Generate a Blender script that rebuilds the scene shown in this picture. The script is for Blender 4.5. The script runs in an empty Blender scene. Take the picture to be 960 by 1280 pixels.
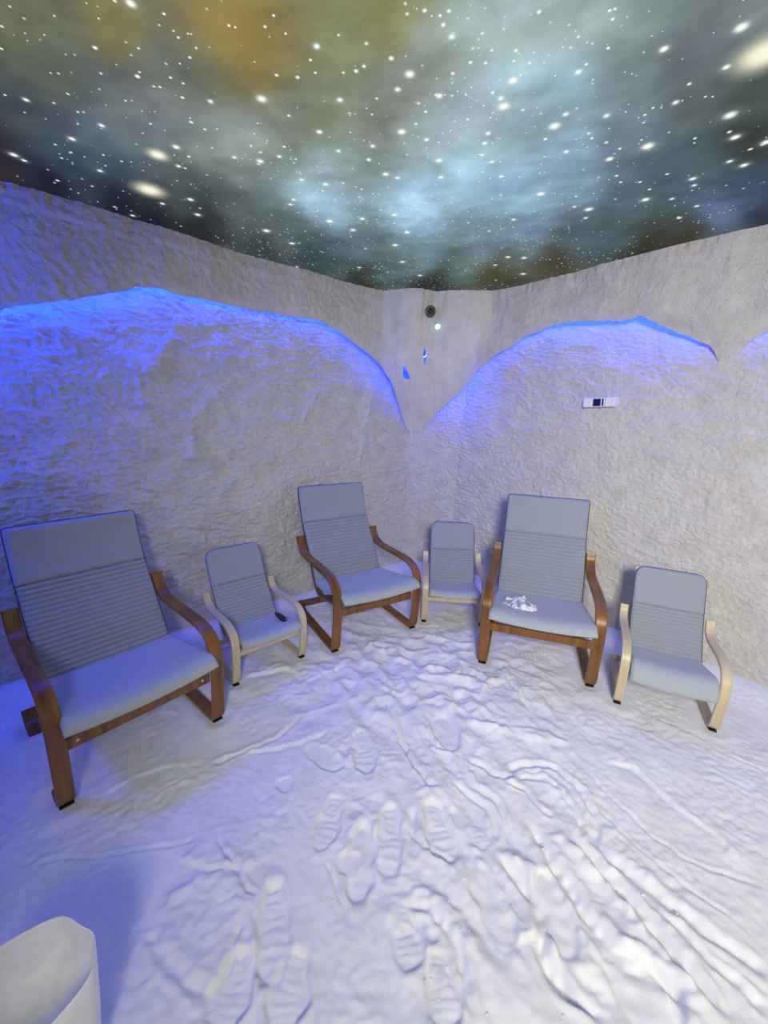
import bpy, bmesh, math, random
import numpy as np
from mathutils import Vector, Matrix
C = bpy.context.scene.collection
random.seed(7); RNG = np.random.default_rng(7)

# ---------------------------------------------------------------- camera, exposure, lights
cam = bpy.data.cameras.new('camera'); camo = bpy.data.objects.new('camera', cam); C.objects.link(camo)
F_PX, CAM_H, PITCH, ROLL = 509.106, 1.53236, 0.239740, 0.026863
cam.sensor_fit = 'HORIZONTAL'; cam.sensor_width = 36.0; cam.lens = 36.0*F_PX/960.0
cp, sp = math.cos(PITCH), math.sin(PITCH)
fw = Vector((0, cp, -sp)); r0 = Vector((1, 0, 0)); u0 = Vector((0, sp, cp))
rr = r0*math.cos(ROLL)+u0*math.sin(ROLL); uu = u0*math.cos(ROLL)-r0*math.sin(ROLL)
mw = Matrix((rr, uu, -fw)).transposed().to_4x4(); mw.translation = Vector((0, 0, CAM_H))
camo.matrix_world = mw; cam.clip_start = 0.02
bpy.context.scene.camera = camo
vs = bpy.context.scene.view_settings
vs.view_transform = 'Standard'; vs.look = 'None'; vs.gamma = 1.0; vs.use_curve_mapping = False
vs.exposure = 0.0
w = bpy.data.worlds.new('world'); bpy.context.scene.world = w; w.use_nodes = True
w.node_tree.nodes['Background'].inputs[0].default_value = (0.5, 0.55, 0.7, 1)
w.node_tree.nodes['Background'].inputs[1].default_value = 0.0

def area(name, loc, aim, sx, sy, power, col, spread=180):
    l = bpy.data.lights.new(name, 'AREA'); l.shape = 'RECTANGLE'; l.size = sx; l.size_y = sy
    l.energy = power; l.color = col; l.spread = math.radians(spread)
    o = bpy.data.objects.new(name, l); C.objects.link(o); o.location = loc
    o.rotation_euler = (Vector(aim)-Vector(loc)).to_track_quat('-Z', 'Y').to_euler()
    return o
BLUE = (0.03, 0.11, 1.0)
area('unseen_white_light', (0.15, -1.3, 2.15), (1.45, 2.1, 0.85), 0.5, 0.7, 44, (1.0, 0.96, 0.84), 100)  # unseen warm-white light added behind the camera, spread narrowed to keep the left dim
area('alcove_lamp', (-2.35, 1.05, 1.6), (-1.5, 2.4, 1.0), 0.15, 1.0, 62, (0.01, 0.05, 1.0))
EDGE_LEFT = [(1.002, 1.964), (1.062, 1.989), (1.231, 2.033), (1.339, 2.069), (1.486, 2.119), (1.625, 2.176), (1.688, 2.192), (1.748, 2.188), (1.811, 2.176), (1.905, 2.182), (2.028, 2.185), (2.218, 2.179), (2.449, 2.189), (2.687, 2.186), (2.828, 2.192), (2.979, 2.153), (3.132, 2.092), (3.295, 2.012), (3.406, 1.947), (3.466, 1.886), (3.49, 1.823)]
EDGE_V = [(3.49, 1.713), (3.376, 1.398), (3.391, 1.329), (3.43, 1.282), (3.517, 1.315), (3.608, 1.371)]
EDGE_RIGHT = [(4.2, 1.74), (4.245, 1.796), (4.309, 1.845), (4.336, 1.893), (4.381, 1.938), (4.45, 2.001), (4.531, 2.043), (4.622, 2.081), (4.7, 2.14), (4.775, 2.153), (4.913, 2.192), (5.037, 2.195), (5.157, 2.183), (5.274, 2.171), (5.368, 2.159), (5.476, 2.153), (5.512, 2.165), (5.584, 2.131), (5.678, 2.086), (5.774, 2.043), (5.867, 2.001), (5.933, 1.97), (5.976, 1.926), (6.009, 1.874)]
EDGE_FAR = [(6.087, 1.917), (6.102, 1.962), (6.135, 1.997), (6.159, 2.012)]
EDGE_MISC = [(3.848, 2.342), (3.933, 2.233), (3.809, 2.062), (3.812, 1.938), (3.617, 1.914), (3.562, 1.815), (3.647, 1.815)]
WALL_RIDGES = [[(1.459, 1.739), (1.462, 1.564), (1.556, 1.44), (1.655, 1.306)], [(1.905, 1.91), (1.829, 1.632), (1.67, 1.467), (1.655, 1.306), (1.637, 1.219)], [(1.489, 1.811), (1.61, 1.949)], [(1.131, 1.931), (1.249, 1.856), (1.381, 1.772), (1.45, 1.728), (1.544, 1.859), (1.613, 1.962)], [(2.178, 1.485), (2.368, 1.438), (2.458, 1.551), (2.533, 1.665)], [(3.06, 1.707), (2.964, 1.428), (2.907, 1.15)], [(1.402, 1.796), (1.441, 1.473), (1.646, 1.219), (1.727, 1.15)]]
PLAN_S = [0.0, 1.1, 1.211, 1.33, 1.459, 1.603, 1.756, 1.932, 2.129, 2.351, 2.577, 2.692, 2.943, 3.284, 3.423, 3.604, 3.758, 3.904, 4.003, 4.282, 4.363, 4.597, 4.906, 5.14, 5.25, 5.437, 5.609, 5.757, 5.894, 6.018, 7.218]
PLAN_F = [[-2.619, 1.426], [-1.775, 2.131], [-1.684, 2.195], [-1.599, 2.278], [-1.5, 2.361], [-1.405, 2.469], [-1.288, 2.568], [-1.171, 2.699], [-1.04, 2.846], [-0.892, 3.011], [-0.713, 3.15], [-0.613, 3.207], [-0.438, 3.387], [-0.177, 3.607], [-0.062, 3.685], [0.1, 3.603], [0.253, 3.589], [0.377, 3.667], [0.471, 3.635], [0.745, 3.588], [0.825, 3.602], [0.992, 3.439], [1.204, 3.214], [1.338, 3.022], [1.395, 2.928], [1.512, 2.783], [1.61, 2.641], [1.713, 2.535], [1.8, 2.428], [1.894, 2.347], [2.685, 1.445]]
PLAN_W = [[-2.657, 1.467], [-1.741, 2.297], [-1.649, 2.38], [-1.55, 2.471], [-1.443, 2.568], [-1.323, 2.676], [-1.195, 2.792], [-1.049, 2.925], [-0.885, 3.073], [-0.701, 3.241], [-0.512, 3.411], [-0.416, 3.498], [-0.207, 3.688], [0.076, 3.945], [0.192, 4.05], [0.293, 4.03], [0.379, 4.012], [0.461, 3.996], [0.517, 3.985], [0.672, 3.954], [0.718, 3.944], [0.887, 3.747], [1.11, 3.484], [1.279, 3.286], [1.358, 3.193], [1.493, 3.035], [1.617, 2.889], [1.724, 2.763], [1.823, 2.647], [1.912, 2.542], [2.778, 1.524]]
S_LEFT, S_RIGHT, S_END = 3.4233, 4.3635, 7.2182
N_LEFT = [-0.672, 0.741]
N_RIGHT = [0.761, 0.648]
NEBULA = [[-0.983, 1.317, 95, 100, 70], [-0.724, 1.332, 112, 106, 62], [-0.415, 1.346, 128, 112, 56], [-0.404, 1.448, 128, 114, 62], [-1.046, 1.497, 85, 92, 75], [-0.865, 1.553, 90, 98, 98], [-0.66, 1.546, 100, 105, 95], [-1.102, 1.706, 75, 85, 90], [-1.36, 1.849, 50, 62, 65], [-1.631, 2.031, 38, 30, 16], [-1.602, 1.962, 42, 32, 14], [-1.321, 2.005, 32, 45, 58], [-1.555, 2.127, 12, 12, 12], [-1.332, 2.287, 8, 10, 12], [-1.25, 2.498, 6, 8, 8], [-1.041, 2.514, 18, 20, 17], [-0.777, 2.17, 70, 80, 75], [-0.838, 1.737, 95, 105, 108], [-0.579, 1.816, 122, 132, 128], [-0.21, 1.388, 125, 130, 95], [-0.034, 1.312, 117, 117, 77], [-0.249, 1.635, 110, 118, 95], [-0.063, 1.666, 115, 120, 108], [0.148, 1.43, 120, 130, 118], [0.257, 1.326, 140, 155, 155], [0.354, 1.511, 140, 165, 172], [0.453, 1.298, 140, 155, 150], [0.532, 1.474, 125, 155, 165], [0.187, 1.697, 132, 148, 152], [0.286, 1.931, 145, 180, 198], [0.116, 2.272, 152, 187, 207], [-0.286, 2.378, 135, 165, 187], [-0.38, 2.222, 140, 170, 185], [-0.594, 2.311, 95, 110, 108], [-0.767, 2.766, 36, 44, 42], [-0.468, 3.009, 36, 55, 58], [-0.229, 3.407, 30, 32, 18], [-0.189, 2.788, 85, 105, 112], [0.159, 2.893, 100, 125, 130], [0.485, 3.012, 75, 95, 92], [0.326, 3.498, 18, 22, 12], [0.755, 3.233, 48, 46, 20], [1.102, 2.965, 54, 48, 22], [1.036, 2.589, 70, 85, 90], [0.738, 2.504, 105, 130, 145], [0.531, 2.103, 130, 165, 190], [0.781, 2.025, 105, 130, 145], [0.754, 1.716, 90, 105, 112], [0.718, 1.468, 105, 120, 125], [0.625, 1.315, 120, 135, 132], [0.821, 1.357, 85, 95, 98], [0.971, 1.554, 80, 90, 92], [1.122, 1.584, 65, 78, 72], [1.282, 1.738, 38, 46, 36], [1.185, 1.837, 65, 85, 90], [1.084, 2.075, 70, 90, 100], [1.21, 2.578, 55, 75, 80], [1.423, 2.367, 50, 62, 55], [1.573, 2.523, 42, 35, 15], [1.506, 2.696, 32, 32, 15], [1.578, 2.207, 85, 100, 132], [1.789, 2.275, 25, 36, 55], [1.501, 1.99, 45, 60, 78], [1.287, 2.064, 60, 80, 95], [-1.186, 1.971, 62, 76, 84], [-1.085, 2.006, 78, 90, 92], [-0.961, 2.06, 84, 95, 92], [-1.01, 2.27, 58, 67, 62], [-0.967, 2.365, 40, 46, 42], [-1.174, 1.89, 66, 78, 84], [-0.983, 1.787, 92, 102, 106], [-0.774, 1.618, 105, 110, 108], [-0.746, 1.923, 112, 120, 114], [-0.678, 2.097, 112, 122, 114], [-0.716, 2.475, 74, 84, 78], [-0.606, 2.697, 74, 86, 84], [-0.535, 2.916, 42, 54, 54], [-1.305, 1.714, 62, 72, 70], [-1.284, 1.87, 60, 72, 76], [-1.489, 1.984, 34, 44, 50], [-1.243, 2.093, 40, 52, 58], [-1.153, 2.247, 30, 36, 34], [-0.315, 3.072, 60, 78, 80], [0.011, 3.208, 70, 90, 88], [0.53, 2.739, 100, 122, 135], [0.584, 1.864, 130, 155, 172], [0.247, 1.581, 135, 150, 155], [0.065, 1.553, 122, 128, 118], [-0.357, 1.639, 112, 118, 102], [-0.235, 1.955, 125, 142, 142], [0.793, 1.267, 100, 110, 108], [0.606, 1.766, 120, 145, 160]]
STARS = [[-0.66, 1.273, 0.0138], [-0.591, 1.298, 0.0051], [-0.88, 1.312, 0.0031], [-0.769, 1.316, 0.0031], [-1.046, 1.346, 0.0042], [-0.84, 1.405, 0.0078], [-1.111, 1.416, 0.0045], [-0.587, 1.429, 0.0057], [-0.588, 1.365, 0.0043], [-0.556, 1.353, 0.0032], [-0.437, 1.326, 0.0042], [-0.422, 1.33, 0.0035], [-0.717, 1.402, 0.0038], [-0.885, 1.495, 0.0053], [-0.78, 1.503, 0.0085], [-0.68, 1.503, 0.006], [-0.652, 1.524, 0.0049], [-0.751, 1.54, 0.005], [-0.733, 1.542, 0.0045], [-0.683, 1.583, 0.0072], [-0.599, 1.598, 0.0091], [-1.05, 1.583, 0.0051], [-1.212, 1.613, 0.0092], [-1.129, 1.624, 0.0053], [-1.078, 1.663, 0.0054], [-1.263, 1.594, 0.0052], [-1.042, 1.729, 0.0114], [-1.208, 1.809, 0.0135], [-1.526, 1.921, 0.0161], [-1.516, 1.958, 0.0099], [-0.709, 1.699, 0.0084], [-0.677, 1.735, 0.0063], [-0.859, 1.713, 0.0056], [-0.879, 1.604, 0.0042], [-0.933, 1.895, 0.0316], [-0.833, 1.841, 0.0153], [-0.887, 1.968, 0.0099], [-1.118, 2.166, 0.0515], [-1.246, 2.019, 0.0119], [-1.275, 1.894, 0.0063], [-1.155, 1.905, 0.0064], [-1.494, 2.105, 0.0089], [-0.967, 2.245, 0.0153], [-1.003, 2.401, 0.0165], [-1.356, 2.43, 0.0105], [-1.127, 2.292, 0.0118], [-1.392, 2.339, 0.0088], [-1.107, 1.945, 0.0065], [-1.3, 1.846, 0.0061], [-1.343, 1.934, 0.0065], [-1.368, 2.145, 0.0073], [-0.63, 1.897, 0.0095], [-0.812, 1.9, 0.0079], [-0.218, 1.381, 0.0098], [-0.243, 1.426, 0.0057], [-0.312, 1.294, 0.004], [-0.343, 1.326, 0.0052], [-0.294, 1.345, 0.0038], [-0.154, 1.345, 0.0038], [-0.014, 1.413, 0.009], [-0.116, 1.461, 0.0082], [-0.092, 1.443, 0.0069], [-0.154, 1.468, 0.0052], [-0.237, 1.471, 0.0052], [-0.293, 1.49, 0.0072], [-0.354, 1.483, 0.0067], [0.041, 1.467, 0.0164], [0.007, 1.526, 0.0098], [0.138, 1.548, 0.0125], [-0.176, 1.576, 0.0107], [-0.058, 1.565, 0.0058], [0.026, 1.72, 0.017], [0.074, 1.677, 0.0069], [0.102, 1.618, 0.0066], [-0.267, 1.732, 0.0128], [-0.358, 1.654, 0.0068], [-0.428, 1.581, 0.018], [-0.535, 1.919, 0.0161], [-0.449, 1.884, 0.0094], [-0.415, 1.823, 0.0076], [-0.211, 1.839, 0.0092], [-0.079, 1.804, 0.0105], [-0.097, 1.889, 0.011], [-0.031, 1.986, 0.015], [0.02, 2.013, 0.0119], [0.179, 1.882, 0.0157], [0.201, 1.998, 0.0134], [0.118, 1.759, 0.0102], [0.35, 1.584, 0.0206], [0.331, 1.551, 0.01], [0.3, 1.529, 0.0074], [0.348, 1.48, 0.0166], [0.145, 1.341, 0.0095], [0.118, 1.308, 0.0072], [0.067, 1.271, 0.0069], [0.127, 1.271, 0.0063], [0.106, 1.282, 0.004], [0.26, 1.379, 0.0054], [0.253, 1.421, 0.0063], [0.21, 1.42, 0.0068], [0.166, 1.46, 0.007], [0.331, 1.716, 0.0113], [0.332, 1.769, 0.0117], [0.339, 1.839, 0.0092], [0.387, 1.883, 0.0094], [0.451, 1.981, 0.01], [-0.394, 2.045, 0.0104], [-0.295, 2.078, 0.0141], [-0.467, 2.219, 0.0113], [-0.493, 2.266, 0.0116], [0.012, 2.344, 0.0161], [-0.326, 2.434, 0.021], [-0.152, 2.397, 0.0165], [0.348, 1.267, 0.0069], [0.517, 1.258, 0.0058], [0.528, 1.254, 0.0049], [0.325, 1.377, 0.0065], [0.376, 1.417, 0.0056], [0.525, 1.443, 0.0115], [0.717, 1.36, 0.0129], [0.474, 1.331, 0.0052], [0.568, 1.362, 0.0054], [0.535, 1.415, 0.0056], [0.868, 1.293, 0.0181], [0.992, 1.366, 0.056], [0.927, 1.413, 0.0112], [0.868, 1.475, 0.0071], [0.878, 1.548, 0.01], [0.951, 1.522, 0.0049], [1.088, 1.596, 0.0208], [0.561, 1.612, 0.0105], [0.696, 1.615, 0.0105], [0.817, 1.606, 0.0065], [0.547, 1.67, 0.0219], [0.924, 1.762, 0.0233], [0.542, 1.738, 0.0086], [0.68, 1.702, 0.007], [0.703, 1.727, 0.0071], [0.646, 1.807, 0.0105], [0.828, 1.843, 0.0153], [0.832, 1.78, 0.0074], [1.192, 1.702, 0.0168], [1.15, 1.675, 0.0082], [1.32, 1.723, 0.017], [1.059, 1.712, 0.007], [1.358, 1.86, 0.0155], [1.284, 1.838, 0.0107], [1.299, 1.764, 0.0087], [1.233, 1.961, 0.0148], [1.273, 2.007, 0.0101], [1.145, 2.134, 0.0181], [1.109, 2.047, 0.0086], [1.256, 2.121, 0.0108], [1.108, 1.932, 0.0081], [0.662, 2.11, 0.0197], [0.937, 2.235, 0.021], [0.915, 1.953, 0.0082], [0.957, 1.998, 0.0077], [1.036, 1.994, 0.0084], [0.964, 2.323, 0.0119], [0.86, 2.215, 0.0094], [1.412, 2.297, 0.0118], [1.41, 2.178, 0.0111], [0.825, 2.122, 0.0072], [-0.697, 2.573, 0.0223], [-0.593, 2.742, 0.0167], [-0.212, 2.533, 0.0175], [0.086, 2.544, 0.0176], [0.077, 2.998, 0.0184], [0.214, 3.26, 0.0173], [-0.216, 3.127, 0.0138], [0.024, 2.725, 0.019], [0.734, 2.865, 0.0176], [0.837, 2.871, 0.0176], [0.928, 3.168, 0.0196], [0.692, 3.011, 0.0132], [0.617, 2.361, 0.0122], [-0.65, 3.145, 0.0111]]
PRINTS = [[[0.057, 1.305], [0.044, 1.06], 0.1, 0.016, 1], [[0.22, 1.327], [0.265, 1.107], 0.115, 0.022, 1], [[-0.093, 1.691], [-0.039, 1.451], 0.1, 0.012, 1], [[-0.165, 1.341], [-0.192, 1.133], 0.09, 0.01, 1], [[-0.327, 1.013], [-0.27, 0.774], 0.1, 0.016, 1], [[-0.217, 0.846], [-0.226, 0.682], 0.11, 0.014, 1], [[-0.365, 0.843], [-0.384, 0.672], 0.11, 0.012, 1], [[-0.041, 1.231], [-0.054, 0.978], 0.095, 0.02, 0], [[-0.395, 1.424], [-0.375, 1.356], 0.06, 0.006, 0], [[0.312, 1.81], [0.353, 1.594], 0.12, 0.014, 0], [[-0.105, 1.124], [-0.074, 1.062], 0.08, 0.01, 0], [[0.39, 1.243], [0.394, 1.154], 0.09, 0.01, 1], [[-0.325, 1.585], [-0.164, 1.48], 0.09, 0.008, 0], [[0.709, 0.866], [0.762, 0.653], 0.13, 0.013, 0], [[0.574, 1.078], [0.582, 0.845], 0.085, 0.013, 0], [[0.342, 1.098], [0.414, 0.869], 0.085, 0.013, 0], [[0.085, 0.973], [0.114, 0.809], 0.1, 0.01, 1], [[0.187, 0.855], [0.199, 0.696], 0.1, 0.01, 1]]
STROKES = [['step', 0.018, 0.03, [[0.317, 1.195], [0.356, 1.099], [0.379, 0.99], [0.381, 0.877], [0.441, 0.879], [0.509, 0.919]]], ['groove', 0.022, 0.03, [[0.434, 1.127], [0.506, 1.04], [0.525, 0.961], [0.5, 0.843], [0.548, 0.769], [0.616, 0.711]]], ['groove', 0.022, 0.035, [[0.595, 1.264], [0.631, 1.119], [0.673, 0.964], [0.716, 0.857], [0.819, 0.798], [0.847, 0.715]]], ['groove', 0.024, 0.03, [[0.741, 1.206], [0.806, 1.071], [0.854, 0.968], [0.889, 0.869], [0.914, 0.776], [0.942, 0.717]]], ['groove', 0.014, 0.03, [[0.826, 1.165], [0.917, 1.05], [0.995, 0.95], [1.091, 0.855], [1.138, 0.805]]], ['ridge', 0.016, 0.03, [[0.471, 1.156], [0.555, 1.065], [0.595, 0.962], [0.618, 0.873], [0.633, 0.787]]], ['ridge', 0.016, 0.028, [[0.677, 1.235], [0.763, 1.096], [0.802, 0.967], [0.829, 0.887]]], ['groove', 0.012, 0.02, [[0.551, 1.441], [0.647, 1.527], [0.804, 1.511], [0.866, 1.375], [0.856, 1.255], [0.804, 1.164]]], ['groove', 0.01, 0.015, [[0.606, 1.453], [0.73, 1.457], [0.79, 1.355], [0.793, 1.254], [0.765, 1.192]]], ['groove', 0.01, 0.015, [[0.531, 1.431], [0.625, 1.405], [0.661, 1.316], [0.706, 1.267]]], ['groove', 0.01, 0.012, [[0.089, 1.724], [0.141, 1.555], [0.204, 1.441], [0.265, 1.375]]], ['ridge', 0.014, 0.022, [[0.442, 1.792], [0.628, 1.717], [0.811, 1.672], [0.944, 1.664]]], ['step', 0.014, 0.03, [[1.035, 1.539], [1.159, 1.533], [1.207, 1.385], [1.269, 1.267], [1.303, 1.192], [1.253, 1.148]]], ['groove', 0.006, 0.012, [[0.932, 1.515], [1.005, 1.326], [1.075, 1.186], [1.163, 1.106], [1.336, 1.047]]], ['groove', 0.006, 0.01, [[0.906, 1.323], [0.975, 1.169], [1.06, 1.041], [1.157, 0.933]]], ['groove', 0.008, 0.014, [[1.654, 1.604], [1.756, 1.509]]], ['groove', 0.012, 0.02, [[0.363, 1.562], [0.394, 1.436], [0.487, 1.328], [0.507, 1.23]]], ['ridge', 0.012, 0.02, [[0.113, 1.019], [0.179, 1.008], [0.238, 0.965], [0.291, 0.904], [0.313, 0.839]]], ['groove', 0.012, 0.02, [[0.098, 0.973], [0.186, 0.953], [0.249, 0.875], [0.257, 0.787], [0.252, 0.704]]], ['step', 0.016, 0.03, [[0.046, 0.889], [0.108, 0.91], [0.153, 0.863], [0.179, 0.786], [0.191, 0.71]]], ['groove', 0.012, 0.018, [[0.521, 0.809], [0.556, 0.761], [0.598, 0.718]]], ['step', 0.02, 0.03, [[0.713, 0.83], [0.788, 0.84], [0.841, 0.799], [0.841, 0.752], [0.799, 0.707]]], ['groove', 0.01, 0.02, [[0.932, 0.97], [0.972, 0.853], [1.032, 0.786], [1.057, 0.741]]], ['groove', 0.012, 0.012, [[-0.587, 1.171], [-0.505, 1.09], [-0.431, 1.017], [-0.378, 0.973]]], ['step', 0.014, 0.03, [[-0.681, 1.092], [-0.568, 1.057], [-0.475, 1.065], [-0.435, 1.029]]], ['groove', 0.014, 0.025, [[-0.662, 0.893], [-0.613, 0.838], [-0.516, 0.78], [-0.42, 0.735]]], ['ridge', 0.012, 0.03, [[-0.665, 0.934], [-0.61, 1.001], [-0.528, 1.027], [-0.433, 0.983], [-0.397, 0.88]]], ['step', 0.006, 0.015, [[-1.103, 1.233], [-1.094, 1.335], [-0.959, 1.445], [-0.749, 1.482]]], ['groove', 0.005, 0.01, [[-0.89, 1.35], [-0.856, 1.379], [-0.813, 1.429]]], ['groove', 0.01, 0.015, [[-0.745, 1.472], [-0.599, 1.564], [-0.474, 1.653], [-0.39, 1.818]]], ['step', 0.012, 0.02, [[-0.628, 1.541], [-0.492, 1.579], [-0.351, 1.62], [-0.246, 1.686]]], ['groove', 0.005, 0.012, [[-1.151, 1.036], [-1.128, 1.074], [-0.961, 1.092], [-0.768, 1.124], [-0.616, 1.17]]], ['groove', 0.004, 0.01, [[-1.141, 1.024], [-0.975, 1.016], [-0.875, 1.068]]], ['groove', 0.012, 0.012, [[-0.169, 1.086], [-0.11, 0.99], [-0.077, 0.916]]], ['groove', 0.01, 0.01, [[-0.403, 0.899], [-0.399, 0.807], [-0.37, 0.744]]], ['groove', 0.012, 0.012, [[-0.368, 0.941], [-0.305, 0.776]]], ['ridge', 0.01, 0.02, [[-0.198, 1.484], [-0.113, 1.55], [-0.068, 1.711]]], ['groove', 0.012, 0.014, [[0.041, 1.975], [0.092, 1.698], [0.166, 1.511], [0.243, 1.382]]], ['step', 0.016, 0.02, [[-0.001, 2.023], [0.098, 1.953], [0.164, 1.98], [0.136, 2.107]]], ['ridge', 0.016, 0.025, [[0.189, 1.865], [0.289, 1.925], [0.409, 1.873], [0.464, 1.832]]], ['groove', 0.012, 0.015, [[0.255, 1.824], [0.247, 1.666], [0.309, 1.597], [0.381, 1.617]]], ['ridge', 0.012, 0.02, [[0.286, 2.227], [0.383, 2.145], [0.514, 2.096], [0.606, 2.048], [0.677, 2.13]]], ['ridge', 0.012, 0.02, [[-0.123, 2.399], [-0.028, 2.474], [0.069, 2.31], [0.161, 2.282]]], ['ridge', 0.012, 0.02, [[0.455, 1.79], [0.533, 1.733], [0.621, 1.736], [0.749, 1.721], [0.881, 1.688]]], ['groove', 0.012, 0.02, [[0.41, 1.551], [0.48, 1.506], [0.542, 1.448], [0.603, 1.479]]], ['groove', 0.012, 0.02, [[0.323, 1.427], [0.398, 1.36], [0.463, 1.286], [0.448, 1.184]]], ['groove', 0.014, 0.02, [[0.141, 1.302], [0.146, 1.197], [0.205, 1.136], [0.284, 1.109]]], ['ridge', 0.012, 0.02, [[0.156, 1.353], [0.219, 1.382], [0.289, 1.357], [0.312, 1.282]]], ['step', 0.01, 0.02, [[-0.094, 1.32], [-0.032, 1.249], [0.013, 1.262]]], ['groove', 0.01, 0.016, [[0.75, 2.341], [0.767, 2.08], [0.805, 1.888], [0.77, 1.741]]], ['groove', 0.006, 0.01, [[0.888, 2.034], [0.903, 1.985], [0.869, 1.936]]], ['step', 0.02, 0.03, [[-0.79, 1.952], [-0.806, 2.048], [-0.69, 2.128], [-0.555, 2.165], [-0.472, 2.092], [-0.433, 2.035]]], ['step', 0.01, 0.03, [[-0.434, 2.042], [-0.266, 2.177], [-0.179, 2.297]]]]
RAKES = [[[1.396, 1.993], [1.392, 1.916]], [[1.414, 1.98], [1.408, 1.902]], [[1.432, 1.967], [1.423, 1.888]], [[1.449, 1.954], [1.439, 1.874]], [[1.466, 1.941], [1.454, 1.86]], [[1.483, 1.929], [1.47, 1.847]], [[1.499, 1.916], [1.485, 1.833]], [[1.516, 1.904], [1.5, 1.82]], [[1.532, 1.892], [1.514, 1.807]], [[1.549, 1.88], [1.529, 1.794]], [[1.565, 1.868], [1.543, 1.781]], [[1.58, 1.856], [1.557, 1.769]], [[1.596, 1.844], [1.571, 1.756]], [[1.612, 1.833], [1.585, 1.744]], [[1.627, 1.821], [1.599, 1.732]], [[1.642, 1.81], [1.612, 1.72]], [[1.657, 1.799], [1.626, 1.708]], [[0.834, 2.492], [0.818, 2.378]], [[0.86, 2.483], [0.843, 2.37]], [[0.886, 2.475], [0.868, 2.363]], [[0.911, 2.467], [0.893, 2.355]], [[0.937, 2.458], [0.918, 2.347]], [[0.962, 2.45], [0.942, 2.339]], [[0.988, 2.442], [0.966, 2.332]], [[1.013, 2.433], [0.991, 2.324]], [[1.038, 2.425], [1.015, 2.317]], [[1.063, 2.417], [1.038, 2.309]], [[1.087, 2.409], [1.062, 2.302]], [[1.112, 2.401], [1.086, 2.294]], [[1.136, 2.393], [1.109, 2.287]], [[1.16, 2.385], [1.133, 2.279]], [[1.185, 2.377], [1.156, 2.272]], [[1.209, 2.369], [1.179, 2.265]], [[-1.237, 1.496], [-1.179, 1.392]], [[-1.221, 1.51], [-1.164, 1.404]], [[-1.205, 1.524], [-1.148, 1.416]], [[-1.189, 1.538], [-1.133, 1.429]], [[-1.172, 1.552], [-1.117, 1.442]], [[-1.156, 1.566], [-1.1, 1.454]], [[-1.138, 1.581], [-1.084, 1.467]], [[-1.121, 1.596], [-1.067, 1.481]], [[-1.103, 1.611], [-1.05, 1.494]], [[-1.086, 1.626], [-1.033, 1.507]], [[-1.067, 1.642], [-1.015, 1.521]], [[-1.049, 1.658], [-0.998, 1.535]]]
RIM = [[-0.883, 0.591], [-0.862, 0.63], [-0.84, 0.654], [-0.809, 0.681], [-0.772, 0.705], [-0.745, 0.714], [-0.718, 0.709], [-0.681, 0.695], [-0.652, 0.686], [-0.629, 0.663], [-0.612, 0.636], [-0.606, 0.609], [-0.612, 0.578], [-0.63, 0.538], [-0.655, 0.487], [-0.707, 0.45], [-0.796, 0.466], [-0.886, 0.534]]

# ---------------------------------------------------------------- helpers
def perlin(x, y, seed=0):
    xi = np.floor(x).astype(np.int64); yi = np.floor(y).astype(np.int64)
    xf = x-xi; yf = y-yi
    def g(ix, iy, dx, dy):
        h = (ix*374761393+iy*668265263+seed*144269504) & 0xffffffff
        h = ((h ^ (h >> 13))*1274126177) & 0xffffffff
        h = (h ^ (h >> 16)) & 0xffff
        a = h*(2*np.pi/65536.0)
        return np.cos(a)*dx+np.sin(a)*dy
    u = xf*xf*xf*(xf*(xf*6-15)+10); v = yf*yf*yf*(yf*(yf*6-15)+10)
    a = g(xi, yi, xf, yf); b = g(xi+1, yi, xf-1, yf)
    c = g(xi, yi+1, xf, yf-1); d = g(xi+1, yi+1, xf-1, yf-1)
    return ((a*(1-u)+b*u)*(1-v)+(c*(1-u)+d*u)*v)*1.5
def fbm(x, y, oct=4, seed=0, gain=0.5):
    s = 0; a = 1.0
    for k in range(oct):
        s = s+a*perlin(x*2**k+17.3*k, y*2**k-9.1*k, seed+k*7); a *= gain
    return s
def ss(a, b, x):
    t = np.clip((x-a)/(b-a), 0, 1); return t*t*(3-2*t)

def link(name, me, mat, parent=None, smooth=True):
    o = bpy.data.objects.new(name, me); C.objects.link(o)
    if mat is not None: me.materials.append(mat)
    if smooth: me.shade_smooth()
    if parent is not None: o.parent = parent
    return o
def grid_mesh(name, P, mask=None):
    """P: (rows, cols, 3) -> quad grid mesh (fast foreach_set)."""
    n, m, _ = P.shape
    idx = np.arange(n*m).reshape(n, m)
    q = np.stack([idx[:-1, :-1], idx[:-1, 1:], idx[1:, 1:], idx[1:, :-1]], -1).reshape(-1, 4)
    if mask is not None: q = q[mask.reshape(-1)]
    return raw_mesh(name, P.reshape(-1, 3), q)
def raw_mesh(name, V, q):
    used = np.zeros(len(V), bool); used[q.reshape(-1)] = True
    if not used.all():
        mp = np.cumsum(used)-1; q = mp[q]; V = V[used]
    k = q.shape[1]
    me = bpy.data.meshes.new(name)
    me.vertices.add(len(V)); me.vertices.foreach_set('co', V.astype(np.float32).ravel())
    me.loops.add(q.size); me.loops.foreach_set('vertex_index', q.astype(np.int32).ravel())
    me.polygons.add(len(q)); me.polygons.foreach_set('loop_start', np.arange(0, q.size, k, dtype=np.int32))
    me.polygons.foreach_set('loop_total', np.full(len(q), k, dtype=np.int32))
    me.update(calc_edges=True); me.validate(); return me
def py_mesh(name, V, Fc):
    me = bpy.data.meshes.new(name); me.from_pydata([tuple(v) for v in V], [], Fc); me.validate(); return me
def structure(o): o['kind'] = 'structure'; return o
def tag(o, label, cat, group=None):
    o['label'] = label; o['category'] = cat
    if group: o['group'] = group
    return o
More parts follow.
